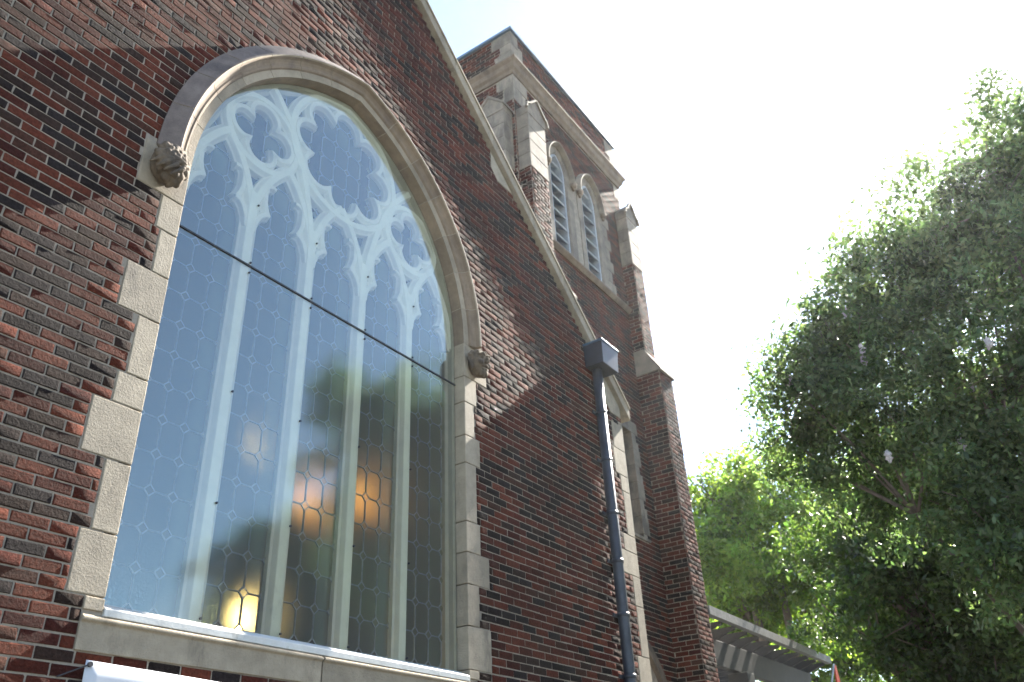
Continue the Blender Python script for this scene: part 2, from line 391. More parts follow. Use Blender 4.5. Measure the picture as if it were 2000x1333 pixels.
# end return of the gable wall, nave walls, roof
MB().box(GR - .30, GR - .002, .02, .9, 0, 6.3).build('wall_return', 'mortar', church)
MB().box(4.55, 4.75, .92, 13, 0, 6.6).box(-5.0, -4.7, .02, 13, 0, 6.3).box(-5, 4.75, 13, 13.2, 0, 10).build('nave_wall', 'plaster', church)
rf = MB()
for s in (-1, 1):
    rf.poly_y([(0, 10.75), (s * 4.95, 10.75 - GS * 4.95), (s * 4.95, 10.55 - GS * 4.95), (0, 10.55)], .03, 13.2)
rf = rf.build('roof', 'roof', church)
ce = MB()
for s in (-1, 1):
    ce.poly_y([(0, 10.54), (s * 4.7, 10.54 - GS * 4.7), (s * 4.7, 10.5 - GS * 4.7), (0, 10.5)], .05, 13)
ce.build('timber_ceiling', 'ceil', rf)
for y in (3.2, 6.2, 9.2):
    t = MB()
    for s in (-1, 1): t.poly_y([(0, 10.4), (s * 4.7, 10.4 - GS * 4.7), (s * 4.7, 10.1 - GS * 4.7), (0, 10.1)], y, y + .2)
    t.box(-4.3, 4.3, y + .01, y + .19, 6.6, 6.85); t.build('roof_truss', 'ceil', rf)
# coping: stones along the rake
def rake(s, a, b):              # a..b distance in x
    f = lambda x: GA - GS * x
    return a, b, f
cop = []
for s in (-1, 1):
    xs = np.linspace(.0, 5.08, 8)
    for i in range(7):
        a, b = xs[i] + .002, xs[i + 1] - .002
        m_ = MB()
        th = .17
        P = [(s * a, GA - GS * a - .02), (s * b, GA - GS * b - .02), (s * b, GA - GS * b + th - .035), (s * a, GA - GS * a + th - .035)]
        m_.poly_y(P, -.055, .32)
        P2 = [(s * a, GA - GS * a + th - .035), (s * b, GA - GS * b + th - .035), (s * b, GA - GS * b + th), (s * a, GA - GS * a + th)]
        m_.poly_y(P2, -.075, .34)
        o = m_.build('coping_stone', 'stone', church, bevel=.006)
# kneeler stones and the stone patch beside the coping
MB().poly_y([(4.25, 6.92), (4.88, 6.38), (4.88, 6.22), (4.62, 6.22), (4.25, 6.75)], -.012, .3).build('kneeler', 'stone', church, bevel=.006)
MB().poly_y([(2.18, 8.80), (2.60, 8.43), (2.30, 8.43), (2.18, 8.56)], -.009, .1).build('coping_bond_stone', 'stone', church)
# end quoins of the gable
for (x, a, b) in GQ:
    MB().box(x + .003, GR + .004, -.0055, .3, a * CH + .003, b * CH - .003).build('quoin', 'stone', church, bevel=.006)

# ---- window surround
for side, Q in ((-1, LQ), (1, RQ)):
    for (a, b, x) in Q:
        z0, z1 = ZQ + a * CH + .003, ZQ + b * CH - .003
        xs = sorted((side * HW, side * (x - .003)))
        MB().box(xs[0], xs[1], -.0048 - random.uniform(0, .0012), .21, z0, z1).build('quoin', 'stone', church, bevel=.007)
    xs = sorted((side * HW, side * 1.945))
    MB().box(xs[0], xs[1], -.0058, .21, ZQ + 39 * CH + .003, ZSP + .015).build('springer_stone', 'stone', church, bevel=.007)
PROF = [(0, .21), (0, -.006), (.066, -.012), (.074, -.030), (.088, -.036), (.100, -.034), (.118, -.040), (.138, -.056), (.150, -.088), (.158, -.100), (.172, -.098), (.262, -.026), (.285, -.014), (.285, .03)]
PR2 = [(.004, .20)] + [(a + (.004 if i < 9 else -.004), y + .005) for i, (a, y) in enumerate(PROF[1:-1])] + [(.28, .03)]
TH = math.acos(AC / R0)
def arcpath(side, t0, t1, n, R=R0):
    return [(side * (-AC + R * math.cos(t)), ZSP + R * math.sin(t)) for t in np.linspace(t0, t1, n)]
def sweep_arch(mb, side, prof, t0, t1, n):
    k = len(prof); v = []
    for t in np.linspace(t0, t1, n):
        for a, y in prof:
            r = R0 + a; tt = t
            x = -AC + r * math.cos(tt)
            if x < 0: x = 0; zz = math.sqrt(max(r * r - AC * AC, 0))
            else: zz = r * math.sin(tt)
            v.append((side * x, y, ZSP + zz))
    f = [(i * k + q, (i + 1) * k + q, (i + 1) * k + (q + 1) % k, i * k + (q + 1) % k) for i in range(n - 1) for q in range(k)]
    f += [tuple(range(k)), tuple((n - 1) * k + q for q in range(k))]
    mb.add(v, f)
THX = math.acos(AC / (R0 + .285))
for side in (-1, 1):
    mm = MB(); sweep_arch(mm, side, PR2, 0, THX, 40); mm.build('arch_mortar', 'mortar', church)
    N = 7
    for i in range(N):
        t0 = TH * i / N + .0016; t1 = TH * (i + 1) / N - .0016
        if i == N - 1: t1 = THX
        mm = MB(); sweep_arch(mm, side, PROF, t0, t1, 9)
        o = mm.build('voussoir', 'stone', church)
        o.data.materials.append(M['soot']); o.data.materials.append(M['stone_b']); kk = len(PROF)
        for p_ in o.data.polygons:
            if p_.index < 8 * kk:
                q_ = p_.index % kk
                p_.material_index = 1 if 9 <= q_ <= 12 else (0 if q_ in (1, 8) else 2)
# stone sill + white sill
for a, b in ((-1.70, -.012), (.0, 1.72)):
    MB().poly_x([(.2, 2.735), (.02, 2.735), (-.03, 2.70), (-.03, 2.685), (-.012, 2.675), (-.012, ZB - .265), (.2, ZB - .265)], a, b).build('sill_stone', 'stone', church, bevel=.005)
MB().box(-1.70, -HW - .002, -.011, .2, 2.738, ZQ - .003).build('quoin', 'stone', church, bevel=.005)
MB().box(HW + .002, 1.72, -.011, .2, 2.738, ZQ - .003).build('quoin', 'stone', church, bevel=.005)

# ---- the traceried window
win = MB()
fp = [(-HW + .002, ZB)] + [(-HW + .002, z) for z in (3.5, 4.5, 5.4)] + [(-x, z) for x, z in arcpath(1, 0, TH, 24, R0 - .002)] + [(x, z) for x, z in arcpath(1, TH, 0, 24, R0 - .002)][1:] + [(HW - .002, z) for z in (5.4, 4.5, 3.5)] + [(HW - .002, ZB)]
win.sweep([(0, .118), (0, .235), (-.075, .235), (-.075, .175), (-.045, .16), (-.035, .118)], fp)
win = win.build('arched_window', 'cream', church)
win['label'] = 'five-light pointed window with white tracery behind a reflective sheet'
MB().poly_x([(.235, ZB + .012), (.10, ZB + .006), (-.006, ZB - .035), (-.02, ZB - .045), (-.02, ZB - .085), (.235, ZB - .085)], -HW + .003, HW - .003).build('white_sill', 'sill_paint', win, bevel=.004)
def tprof(w_, f0=.122, b0=.225):
    h = w_ / 2
    return [(-h, b0), (-h, f0 + .040), (-h * .80, f0 + .030), (-h * .52, f0 + .004), (-h * .45, f0), (h * .45, f0), (h * .52, f0 + .004), (h * .80, f0 + .030), (h, f0 + .040), (h, b0)]
for x in (-.935, -.315, .305, .925):
    MB().sweep(tprof(.162), [(x, ZB + .005), (x, 4.0), (x, 5.2), (x, 6.12)]).build('mullion', 'white', win)
for k_, c in enumerate((-1.245, -.625, -.005, .615, 1.235)):
    a_ = (.76 ** 2 - .31 ** 2) / .62; Rr = .31 + a_; tt = math.acos(a_ / Rr)
    la = MB()
    for s in (-1, 1):
        la.sweep(tprof(.125, .1245 + .0006 * s), [(c + s * (-a_ + Rr * math.cos(t)), 5.80 + Rr * math.sin(t)) for t in np.linspace(0, tt, 14)])
    for s in (-1, 1):
        la.sweep(tprof(.082, .1275), [(c + s * a, b) for a, b in ((.275, 5.76), (.262, 5.85), (.228, 5.93), (.185, 5.975), (.145, 5.985))])
        la.sweep(tprof(.080, .1285), [(c + s * a, b) for a, b in ((.150, 5.975), (.178, 6.03), (.196, 6.10), (.20, 6.2), (.185, 6.3))])
        la.sweep(tprof(.06, .1300), [(c + s * a, b) for a, b in ((.185, 6.26), (.14, 6.285), (.105, 6.28))])
    la.build('light_head', 'white', win)
def foil(cx, cz, n, rc, ro, ph, N=160):
    P = []
    for t in np.linspace(0, 2 * math.pi, N, endpoint=False):
        P.append((cx + (rc + (ro - rc) * abs(math.cos(n * (t - ph) / 2)) ** .55) * math.cos(t), cz + (rc + (ro - rc) * abs(math.cos(n * (t - ph) / 2)) ** .55) * math.sin(t)))
    return P
def circ(cx, cz, r, N=64): return [(cx + r * math.cos(t), cz + r * math.sin(t)) for t in np.linspace(0, 2 * math.pi, N, endpoint=False)]
for s in (-1, 1):
    MB().sweep(tprof(.105, .1232), circ(s * .93, 6.755, .36), closed=True).sweep(tprof(.082, .1292), foil(s * .93, 6.755, 4, .165, .315, 0), closed=True).build('quatrefoil', 'white', win)
MB().sweep(tprof(.115, .1205), circ(0, 7.105, .655), closed=True).sweep(tprof(.085, .1268), foil(0, 7.105, 8, .43, .595, 0), closed=True).build('octofoil', 'white', win)
for s in (-1, 1):
    MB().sweep(tprof(.118, .1213), [(s * a, b) for a, b in ((.315, 5.95), (.36, 6.22), (.43, 6.5), (.53, 6.8), (.66, 7.06), (.80, 7.24), (.90, 7.34))]).build('tracery_bar', 'white', win)
    MB().sweep(tprof(.09, .1262), [(s * a, b) for a, b in ((1.245, 6.52), (1.275, 6.68), (1.285, 6.9))]).build('tracery_bar', 'white', win)
# leaded panes: a lattice of long octagons with small squares at the crossings
PZ = .236; CUT = .036
def inside(x, z, mrg): return abs(x) < arch_half(z, R0 - mrg) if z > ZSP else abs(x) < HW - mrg
pane_me = None; cames = MB(); dia = MB()
for k_, c in enumerate((-1.245, -.625, -.005, .615, 1.235)):
    for col in range(3):
        xa = c - .2475 + col * .165
        for r in range(22):
            za = ZB + .03 + r * PZ; zb = za + PZ; xc, zc = xa + .0825, za + PZ / 2
            if not inside(xc, zb - .05, .04): continue
            hx, hz = .0825, PZ / 2
            P = [(-hx + CUT, -hz), (hx - CUT, -hz), (hx, -hz + CUT), (hx, hz - CUT), (hx - CUT, hz), (-hx + CUT, hz), (-hx, hz - CUT), (-hx, -hz + CUT)]
            if pane_me is None:
                pane_me = bpy.data.meshes.new('pane'); pane_me.from_pydata([(x, 0, z) for x, z in P], [], [tuple(range(8))]); pane_me.update(); pane_me.materials.append(M['pane'])
            o = bpy.data.objects.new('pane', pane_me); COL.objects.link(o); o.parent = win; o.location = (xc, .2, zc)
            o.rotation_euler = (random.gauss(0, .012), 0, random.gauss(0, .012))
            Q = [(xc + x * .94, zc + z * .962) for x, z in P]; Pw = [(xc + x * 1.04, zc + z * 1.026) for x, z in P]
            for i in range(8):
                j = (i + 1) % 8
                cames.add([(Pw[i][0], .192, Pw[i][1]), (Pw[j][0], .192, Pw[j][1]), (Q[j][0], .192, Q[j][1]), (Q[i][0], .192, Q[i][1]), (Q[j][0], .205, Q[j][1]), (Q[i][0], .205, Q[i][1])], [(0, 1, 2, 3), (3, 2, 4, 5)])
            for sx in (-1, 1):
                cx_, cz_ = xc + sx * hx, zc + hz
                if sx == 1 or col == 0: dia.add([(cx_ - CUT, .201, cz_), (cx_, .201, cz_ - CUT), (cx_ + CUT, .201, cz_), (cx_, .201, cz_ + CUT)], [(0, 1, 2, 3)])
cames.build('lead_came', 'lead', win)['kind'] = 'stuff'
dia.build('small_square_pane', 'pane', win, recalc=False)['kind'] = 'stuff'
# protective sheets (two, meeting at the dark joint) and their bolts
ZT = 5.407
MB().add([(-HW + .004, .108, ZB + .004), (HW - .004, .108, ZB + .004), (HW - .004, .108, ZT), (-HW + .004, .108, ZT)], [(0, 1, 2, 3)]) if 0 else None
s1 = MB(); s1.add([(-HW + .004, .108, ZB + .004), (HW - .004, .108, ZB + .004), (HW - .004, .108, ZT), (-HW + .004, .108, ZT)], [(0, 1, 2, 3)]); s1.build('glass_sheet', 'sheet', win)
up = [(-HW + .004, ZT), (HW - .004, ZT)] + [(x, z) for x, z in arcpath(1, 0, TH, 24, R0 - .004)] + [(-x, z) for x, z in arcpath(1, TH, 0, 24, R0 - .004)][1:]
s2 = MB(); s2.add([(x, .108, z) for x, z in up], [tuple(range(len(up)))]); s2.build('glass_sheet', 'sheet', win)
MB().box(-HW + .003, HW - .003, .098, .112, ZT - .006, ZT + .006).build('sheet_joint', 'dark', win)
for x in (-.905, -.285, .335, .955):
    for z in (ZB + .03, 3.55, 4.35, ZT - .06, ZT + .03, 5.99):
        MB().tube([(x, .1065, z), (x, .096, z)], .008, 8).build('bolt', 'dark', win)

# ---- carved label stops
def boss(cx, cz, kind):
    b = MB(); random.seed(3 if kind == 0 else 5)
    b.sphere((cx, -.06, cz), (.125, .095, .15), 16, 12)
    if kind == 0:
        for i in range(110):
            t = random.uniform(-1.25, 1.45); v = random.uniform(-1, 1); cv = math.sqrt(1 - v * v)
            r = random.uniform(.016, .032)
            b.sphere((cx + .125 * cv * math.sin(t), -.06 - .098 * cv * math.cos(t), cz + .15 * v), (r, r, r * random.uniform(.8, 1.5)), 8, 6)
        for k in range(4):
            b.tube([(cx - .125 + .035 * k + .05 * math.sin(t * 1.5), -.085 - .03 * k - .045 * math.sin(t), cz + .10 - .03 * k - .15 * t / 2) for t in np.linspace(0, 2.6, 10)], [.010, .016, .02, .022, .022, .02, .018, .015, .011, .006], 7)
    else:
        for sx in (-1, 1):
            b.sphere((cx + sx * .042, -.140, cz + .03), (.026, .02, .018), 8, 6)
            b.tube([(cx + sx * .012, -.155, cz + .052), (cx + sx * .045, -.158, cz + .07), (cx + sx * .085, -.125, cz + .05)], [.012, .018, .010], 7)
            b.sphere((cx + sx * .06, -.135, cz - .03), (.032, .03, .03), 8, 6)
            for k in range(3):
                b.tube([(cx + sx * (.03 + .035 * k), -.12 + .03 * k, cz + .13 - .012 * k), (cx + sx * (.075 + .03 * k), -.115 + .03 * k, cz + .09 - .02 * k), (cx + sx * (.10 + .016 * k), -.08 + .02 * k, cz + .02), (cx + sx * .11, -.07, cz - .06 - .02 * k)], [.012, .02, .02, .01], 7)
        b.sphere((cx, -.168, cz), (.02, .03, .035), 8, 6); b.sphere((cx, -.165, cz - .018), (.028, .022, .018), 8, 6)
        b.tube([(cx - .05, -.145, cz - .065), (cx, -.162, cz - .058), (cx + .05, -.145, cz - .065)], [.008, .013, .008], 7)
        b.tube([(cx - .04, -.145, cz - .092), (cx, -.155, cz - .098), (cx + .04, -.145, cz - .092)], [.008, .014, .008], 7)
        b.sphere((cx, -.12, cz - .135), (.05, .045, .045), 8, 6)
    o = b.build('carved_boss', 'carved', church, smooth=True)
    rm = o.modifiers.new('remesh', 'REMESH'); rm.mode = 'VOXEL'; rm.voxel_size = .0065; rm.use_smooth_shade = True
    o['label'] = 'weathered carved foliage boss at the arch foot' if kind == 0 else 'weathered carved grotesque face at the arch foot'
boss(-1.785, 5.675, 0); boss(1.745, 5.655, 1)
random.seed(11)

# ---- conductor head and downspout
ds = MB().tube([(4.235, -.078, 0), (4.235, -.078, 2.0), (4.235, -.078, 4.0), (4.235, -.078, 6.66)], .062, 20).build('downspout', 'spout', church, smooth=True)
hd = MB(); hd.add([(4.08, .0, 6.63), (4.47, .0, 6.63), (4.47, -.255, 6.63), (4.08, -.255, 6.63), (4.065, .0, 6.93), (4.485, .0, 6.93), (4.485, -.27, 6.93), (4.065, -.27, 6.93)], [(0, 1, 2, 3), (4, 7, 6, 5), (0, 3, 7, 4), (1, 5, 6, 2), (3, 2, 6, 7), (0, 4, 5, 1)])
hd.build('conductor_head', 'spout', ds, bevel=.006)
MB().box(4.055, 4.495, -.28, .0, 6.93, 6.955).build('rim', 'flash', ds, bevel=.004)
for z in (6.02, 5.4, 4.75, 4.2, 3.62, 3.0, 2.3):
    MB().tube([(4.235, -.078, z), (4.235, -.078, z + .045)], .069, 20).build('pipe_collar', 'spout', ds, smooth=True)
    MB().box(4.13, 4.34, -.02, .0, z + .005, z + .04).build('bracket', 'spout', ds)

# ---- lamps glowing inside
def lamp(p, r, mt, lab):
    e = empty('pendant_lamp', p); tag(e, lab, 'lamp', 'lamps glowing inside the church')
    MB().sphere((0, 0, 0), (r, r, r * 1.2), 16, 10).build('globe', mt, e, smooth=True)
    MB().tube([(0, 0, r * 1.15), (0, 0, r * 1.5)], r * .5, 10).build('cap', 'dark', e)
    top = 10.35 - GS * abs(p[0])
    MB().tube([(0, 0, r * 1.4), (0, 0, top - p[2])], .008, 6).build('chain', 'dark', e)
lamp((1.49, 3.0, 5.50), .03, 'bulb2', 'small glowing lamp high up inside, seen through the second light')
lamp((2.27, 3.0, 5.08), .12, 'bulb', 'large orange glowing lamp inside, seen through the middle light')
lamp((2.76, 2.6, 5.15), .11, 'bulb', 'large orange glowing lamp inside, seen through the fourth light')
lamp((.52, 1.6, 3.28), .08, 'bulb2', 'bright yellow lamp low inside, near the window sill')

# ================================================================== BELL TOWER
TX0, TX1, TY, TZ = 4.31, 7.97, .95, 13.78
tower = empty('bell_tower', ((TX0 + TX1) / 2, TY + 1.8, 0))
tower.location = (0, 0, 0)
tag(tower, 'square brick bell tower with paired louvred openings and stone-capped buttresses', 'tower')
L1, L2 = (5.33, 5.81), (6.37, 6.85); LZ0, LSP = 9.74, 11.45
def lan_half(z, hw, Rx):        # lancet half width (hw = half opening, Rx extra radius)
    a = .20; R = hw + a + Rx
    if z <= LSP: return hw + Rx
    d = R * R - (z - LSP) ** 2
    return max(0, math.sqrt(d) - a) if d > a * a else 0
def front_block(za, zb):
    zm = (za + zb) / 2; r = []
    if 12.70 < zm < 13.06: r.append((0, 20))
    if LZ0 - .1 < zm:
        for a, b in (L1, L2):
            h = lan_half(za, .24, .17)
            if h > 0: r.append(((a + b) / 2 - h, (a + b) / 2 + h))
    if LZ0 - .12 < zm < LSP: r.append((L1[0] - .12, L2[1] + .12))
    if 5.35 < zm < 7.30: r.append((6.72, 7.40 if int((zm - 5.35) / (CH * 4)) % 2 else 7.32))
    if zm < 3.95:
        d = 1.28 ** 2 - max(0, zm - 2.75) ** 2
        if d > 0: r.append((6.15 - math.sqrt(d), 6.15 + math.sqrt(d)))
    if zm > 12.2 and int((zm - 12.2) / (CH * 4)) % 2 == 0: r.append((TX0, TX0 + .36))
    if zm > 12.2: r.append((TX0, TX0 + .2))
    return r
def left_block(za, zb):
    zm = (za + zb) / 2; r = []
    if 12.70 < zm < 13.06: r.append((-1, 20))
    if zm > 12.2: r.append((0, .2 if int((zm - 12.2) / (CH * 4)) % 2 == 0 else .33))
    return r
core = MB()
def quad(m_, P): m_.add(P, [(0, 1, 2, 3)])
# tower mortar faces, row by row round the openings
k = 0
while k * CH < TZ:
    za, zb = k * CH, min((k + 1) * CH, TZ); zm = (za + zb) / 2
    cuts = []
    if LZ0 < zm:
        for a, b in (L1, L2):
            h = lan_half(zm, .24, .03)
            if h > 0: cuts.append(((a + b) / 2 - h, (a + b) / 2 + h))
    if 5.42 < zm < 7.12: cuts.append((6.88, 7.20))
    p = TX0
    for a, b in sorted(cuts):
        quad(core, [(p, TY + .0015, za), (a, TY + .0015, za), (a, TY + .0015, zb), (p, TY + .0015, zb)]); p = b
    quad(core, [(p, TY + .0015, za), (TX1, TY + .0015, za), (TX1, TY + .0015, zb), (p, TY + .0015, zb)])
    k += 1
quad(core, [(TX0 + .0015, TY, 0), (TX0 + .0015, 4.6, 0), (TX0 + .0015, 4.6, TZ), (TX0 + .0015, TY, TZ)])
quad(core, [(TX1, TY, 0), (TX1, 4.6, 0), (TX1, 4.6, TZ), (TX1, TY, TZ)])
quad(core, [(TX0, 4.6, 0), (TX1, 4.6, 0), (TX1, 4.6, TZ), (TX0, 4.6, TZ)])
quad(core, [(TX0, TY, TZ), (TX1, TY, TZ), (TX1, 4.6, TZ), (TX0, 4.6, TZ)])
tw = core.build('tower_wall', 'mortar', tower); tw['label'] = 'brick tower wall with pale joints'
sets = [(lay(0, TZ, TX0, TX1, front_block), (0, TY, 0), (1, 0, 0), (0, -1, 0), True),
        (lay(8.6, TZ, 0, 3.6, left_block), (TX0, TY, 0), (0, 1, 0), (-1, 0, 0), False),
        (lay(7.5, TZ, 0, 3.6), (TX1, TY, 0), (0, 1, 0), (1, 0, 0), False)]
# buttresses (x0,x1,front y lower, front y upper)
def buttress(x0, x1, x1u, stone_z, gz):
    ylo, yup = .53, .735
    b = MB().box(x0 + .002, x1 - .002, ylo + .002, TY + .1, 0, 8.32).box(x0 + .002, x1u - .002, yup + .002, TY + .1, 8.3, gz - .25).build('buttress', 'mortar', tower)
    sets.append((lay(0, 8.32, x0, x1), (0, ylo, 0), (1, 0, 0), (0, -1, 0), True))
    sets.append((lay(8.32, stone_z, x0, x1u), (0, yup, 0), (1, 0, 0), (0, -1, 0), True))
    sets.append((lay(0, 8.32, 0, TY - ylo, None, .1), (x0, ylo, 0), (0, 1, 0), (-1, 0, 0), False))
    sets.append((lay(8.32, stone_z, 0, TY - yup, None, .1), (x0, yup, 0), (0, 1, 0), (-1, 0, 0), False))
    sets.append((lay(0, 8.32, 0, TY - ylo, None, .1), (x1, ylo, 0), (0, 1, 0), (1, 0, 0), False))
    sets.append((lay(8.32, stone_z, 0, TY - yup, None, .1), (x1u, yup, 0), (0, 1, 0), (1, 0, 0), False))
    MB().poly_x([(ylo - .04, 8.32), (ylo - .04, 8.36), (yup + .02, 8.80), (TY, 8.80), (TY, 8.32)], x0 - .025, x1 + .03).build('weathering', 'stone_t', b, bevel=.006)
    # stone facing and gablet
    n = 4; zs = np.linspace(stone_z, gz - .42, n + 1)
    for i in range(n):
        MB().box(x0 - .012, x1u + .012, yup - .012, TY + .01, zs[i] + .003, zs[i + 1] - .003).build('facing_stone', 'stone_t', b, bevel=.008)
    xm = (x0 + x1u) / 2
    MB().poly_y([(x0 - .02, gz - .42), (x1u + .02, gz - .42), (x1u + .02, gz - .25), (xm, gz), (x0 - .02, gz - .25)], yup - .02, TY + .01).build('gablet', 'stone_t', b, bevel=.006)
    MB().sweep([(0, yup - .055), (.035, yup - .055), (.045, yup - .02), (0, yup + .01)], [(x0 - .05, gz - .36), (x0 - .035, gz - .27), (x0 + .06, gz - .2), (xm - .05, gz - .05), (xm, gz + .0), (xm + .05, gz - .05), (x1u - .06, gz - .2), (x1u + .035, gz - .27), (x1u + .05, gz - .36)]).build('gablet_moulding', 'stone_t', b)
    return b
buttress(4.35, 4.95, 4.84, 10.57, 12.12)
buttress(7.70, 8.20, 8.10, 10.62, 12.12)
# side buttress on the left face
b = MB().box(4.07, TX0 + .05, 1.02, 1.52, 6, 11.8).build('buttress', 'mortar', tower)
sets.append((lay(7.5, 10.57, 0, .5), (4.068, 1.02, 0), (0, 1, 0), (-1, 0, 0), False))
sets.append((lay(7.5, 10.57, 0, .25), (4.068, 1.018, 0), (1, 0, 0), (0, -1, 0), False))
for i in range(4):
    z0 = 10.57 + i * .285
    MB().box(4.055, TX0 + .02, 1.005, 1.535, z0 + .003, z0 + .282).build('facing_stone', 'stone_t', b, bevel=.008)
MB().poly_x([(1.0, 11.71), (1.54, 11.71), (1.54, 11.85), (1.27, 12.12), (1.0, 11.85)], 4.045, TX0 + .01).build('gablet', 'stone_t', b, bevel=.006)
MB().poly_x([(.97, 11.80), (.97, 11.85), (1.27, 12.16), (1.57, 11.85), (1.57, 11.80), (1.27, 12.09)], 4.02, TX0 + .005).build('gablet_moulding', 'stone_t', b, bevel=.004)
brickwork(sets, tw)
# cornice, parapet flashing
CP = [(0, 12.70), (-.03, 12.70), (-.045, 12.76), (-.08, 12.80), (-.10, 12.88), (-.145, 12.94), (-.145, 12.97), (-.02, 13.06), (0, 13.06)]
cm = MB(); n = len(CP); ring = []
for (cx, cy, sx, sy) in ((TX0, 4.6, 1, -1), (TX0, TY, 1, 1), (TX1, TY, -1, 1), (TX1, 4.6, -1, -1)):
    ring.append([(cx + sx * d, cy + sy * d, z) for d, z in CP])
v = [p for r in ring for p in r]
cm.add(v, [(i * n + q, ((i + 1) % 4) * n + q, ((i + 1) % 4) * n + (q + 1) % n, i * n + (q + 1) % n) for i in range(4) for q in range(n)])
cm.build('cornice', 'stone_tb', tower)
MB().box(TX0 - .05, TX1 + .05, TY - .05, 4.65, TZ - .005, TZ + .055).build('parapet_flashing', 'flash', tower, bevel=.006)
# corner quoins
for (z0, z1, fx, ly) in ((13.48, 13.77, .22, .40), (13.3, 13.475, .14, .22), (13.07, 13.295, .33, .28), (12.43, 12.695, .42, .28), (12.12, 12.425, .26, .18)):
    MB().box(TX0 - .01, TX0 + fx, TY - .01, TY + ly, z0, z1).build('quoin', 'stone_t', tower, bevel=.007)
for z0, z1, fx in ((13.4, 13.77, .36), (13.07, 13.395, .2), (12.35, 12.695, .2)):
    MB().box(TX1 - fx, TX1 + .01, TY - .01, TY + .3, z0, z1).build('quoin', 'stone_t', tower, bevel=.007)
# string course below the openings
MB().poly_x([(TY + .1, LZ0 - .16), (TY - .03, LZ0 - .16), (TY - .09, LZ0 - .10), (TY - .09, LZ0 - .07), (TY + .1, LZ0)], 4.85, 7.70).build('string_course', 'stone_tb', tower)
# louvred openings
for (a, b_) in (L1, L2):
    c = (a + b_) / 2; hw = .24
    def lpath(Rx, z0=LZ0, n=12):
        R = hw + .2 + Rx; t1 = math.acos(.2 / R)
        P = [(c - hw - Rx, z0), (c - hw - Rx, (z0 + LSP) / 2)] + [(c + .2 - R * math.cos(t), LSP + R * math.sin(t)) for t in np.linspace(0, t1, n)]
        return P + [(2 * c - x, z) for x, z in P[::-1]][1:]
    fr = MB().sweep([(0, TY + .02), (0, TY + .3), (-.04, TY + .3), (-.04, TY + .02)], lpath(-.002)).build('louver_window', 'louver', tower)
    for i in range(10):
        z = LZ0 + .03 + i * .262; h = lan_half(z + .13, hw, -.03)
        if h < .05: continue
        MB().poly_x([(TY + .02, z), (TY + .035, z - .018), (TY + .25, z + .17), (TY + .235, z + .19)], c - h, c + h).build('louver_slat', 'louver', fr)
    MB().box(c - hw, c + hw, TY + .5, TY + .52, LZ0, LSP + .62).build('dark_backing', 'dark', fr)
    # stone surround, voussoir by voussoir
    P = lpath(0.0, LZ0, 10); 
    nseg = len(P)
    idx = [0, 1, 4, 7, 10, 13, 16, 19, nseg - 2, nseg - 1]
    def fine(pts, m_=6):
        out = []
        for i in range(len(pts) - 1):
            for t in np.linspace(0, 1, m_, endpoint=False): out.append((pts[i][0] * (1 - t) + pts[i + 1][0] * t, pts[i][1] * (1 - t) + pts[i + 1][1] * t))
        return out + [pts[-1]]
    F = fine(P, 4); N = len(F); K = 16
    for i in range(K):
        i0, i1 = int(i * (N - 1) / K), int((i + 1) * (N - 1) / K)
        wdt = .20 if i % 2 else .17
        MB().sweep([(0, TY + .36), (0, TY + .012), (.03, TY - .012), (wdt, TY - .012), (wdt, TY + .05)], F[i0:i1 + 1]).build('surround_stone', 'stone_t', fr)
    HP = [(x, z) for x, z in lpath(.13, LSP - .05, 14)]
    MB().sweep([(0, TY + .02), (0, TY - .03), (.03, TY - .10), (.05, TY - .105), (.085, TY - .02), (.085, TY + .02)], HP).build('hood_mould', 'stone_t', fr)
    for s in (-1, 1):
        MB().sphere((c + s * (hw + .17), TY - .07, LSP - .09), (.06, .06, .075), 10, 8).sphere((c + s * (hw + .17), TY - .06, LSP - .16), (.035, .035, .05), 8, 6).build('label_stop', 'stone_tb', fr, smooth=True)
for i in range(7):
    wd = .30 if i % 2 == 0 else .21
    MB().box(L2[1] + .172, L2[1] + .16 + wd, TY - .011, TY + .1, LZ0 + .004 + i * .245, LZ0 - .004 + (i + 1) * .245).build('quoin', 'stone_t', tower, bevel=.006)
# slit window
sl = MB().box(6.60, 6.88, TY - .01, TY + .35, 5.35, 7.12).build('slit_window', 'stone_t', tower)
MB().box(6.60, 7.40, TY - .012, TY + .3, 7.125, 7.31).build('lintel', 'stone_t', sl, bevel=.007)
for i in range(6):
    MB().box(7.18, 7.40 if i % 2 == 0 else 7.32, TY - .012, TY + .3, 5.47 + i * .2755, 5.47 + (i + 1) * .2755 - .005).build('quoin', 'stone_t', sl, bevel=.007)
MB().poly_x([(TY - .03, 5.36), (TY - .03, 5.40), (TY + .3, 5.47), (TY + .3, 5.36)], 6.62, 7.36).build('sill', 'stone_t', sl)
MB().box(6.88, 7.2, TY + .25, TY + .27, 5.4, 7.12).build('pane', 'dark', sl)
# arched doorway low on the tower
da = MB()
for s in (-1, 1):
    pass
P = [(6.15 + 1.2 * math.cos(t), 2.75 + 1.2 * math.sin(t)) for t in np.linspace(0, math.pi, 28)]
dr = MB().sweep([(-.22, TY + .4), (-.22, TY + .03), (-.16, TY - .012), (-.03, TY - .012), (0, TY - .06), (.06, TY - .06), (.085, TY - .01), (.085, TY + .05)], [(7.35, 0)] + P + [(4.95, 0)]).build('door_arch', 'stone_tb', tower)
MB().box(5.1, 7.2, TY + .3, TY + .33, 0, 3.8).build('door_leaf', 'dark', dr)

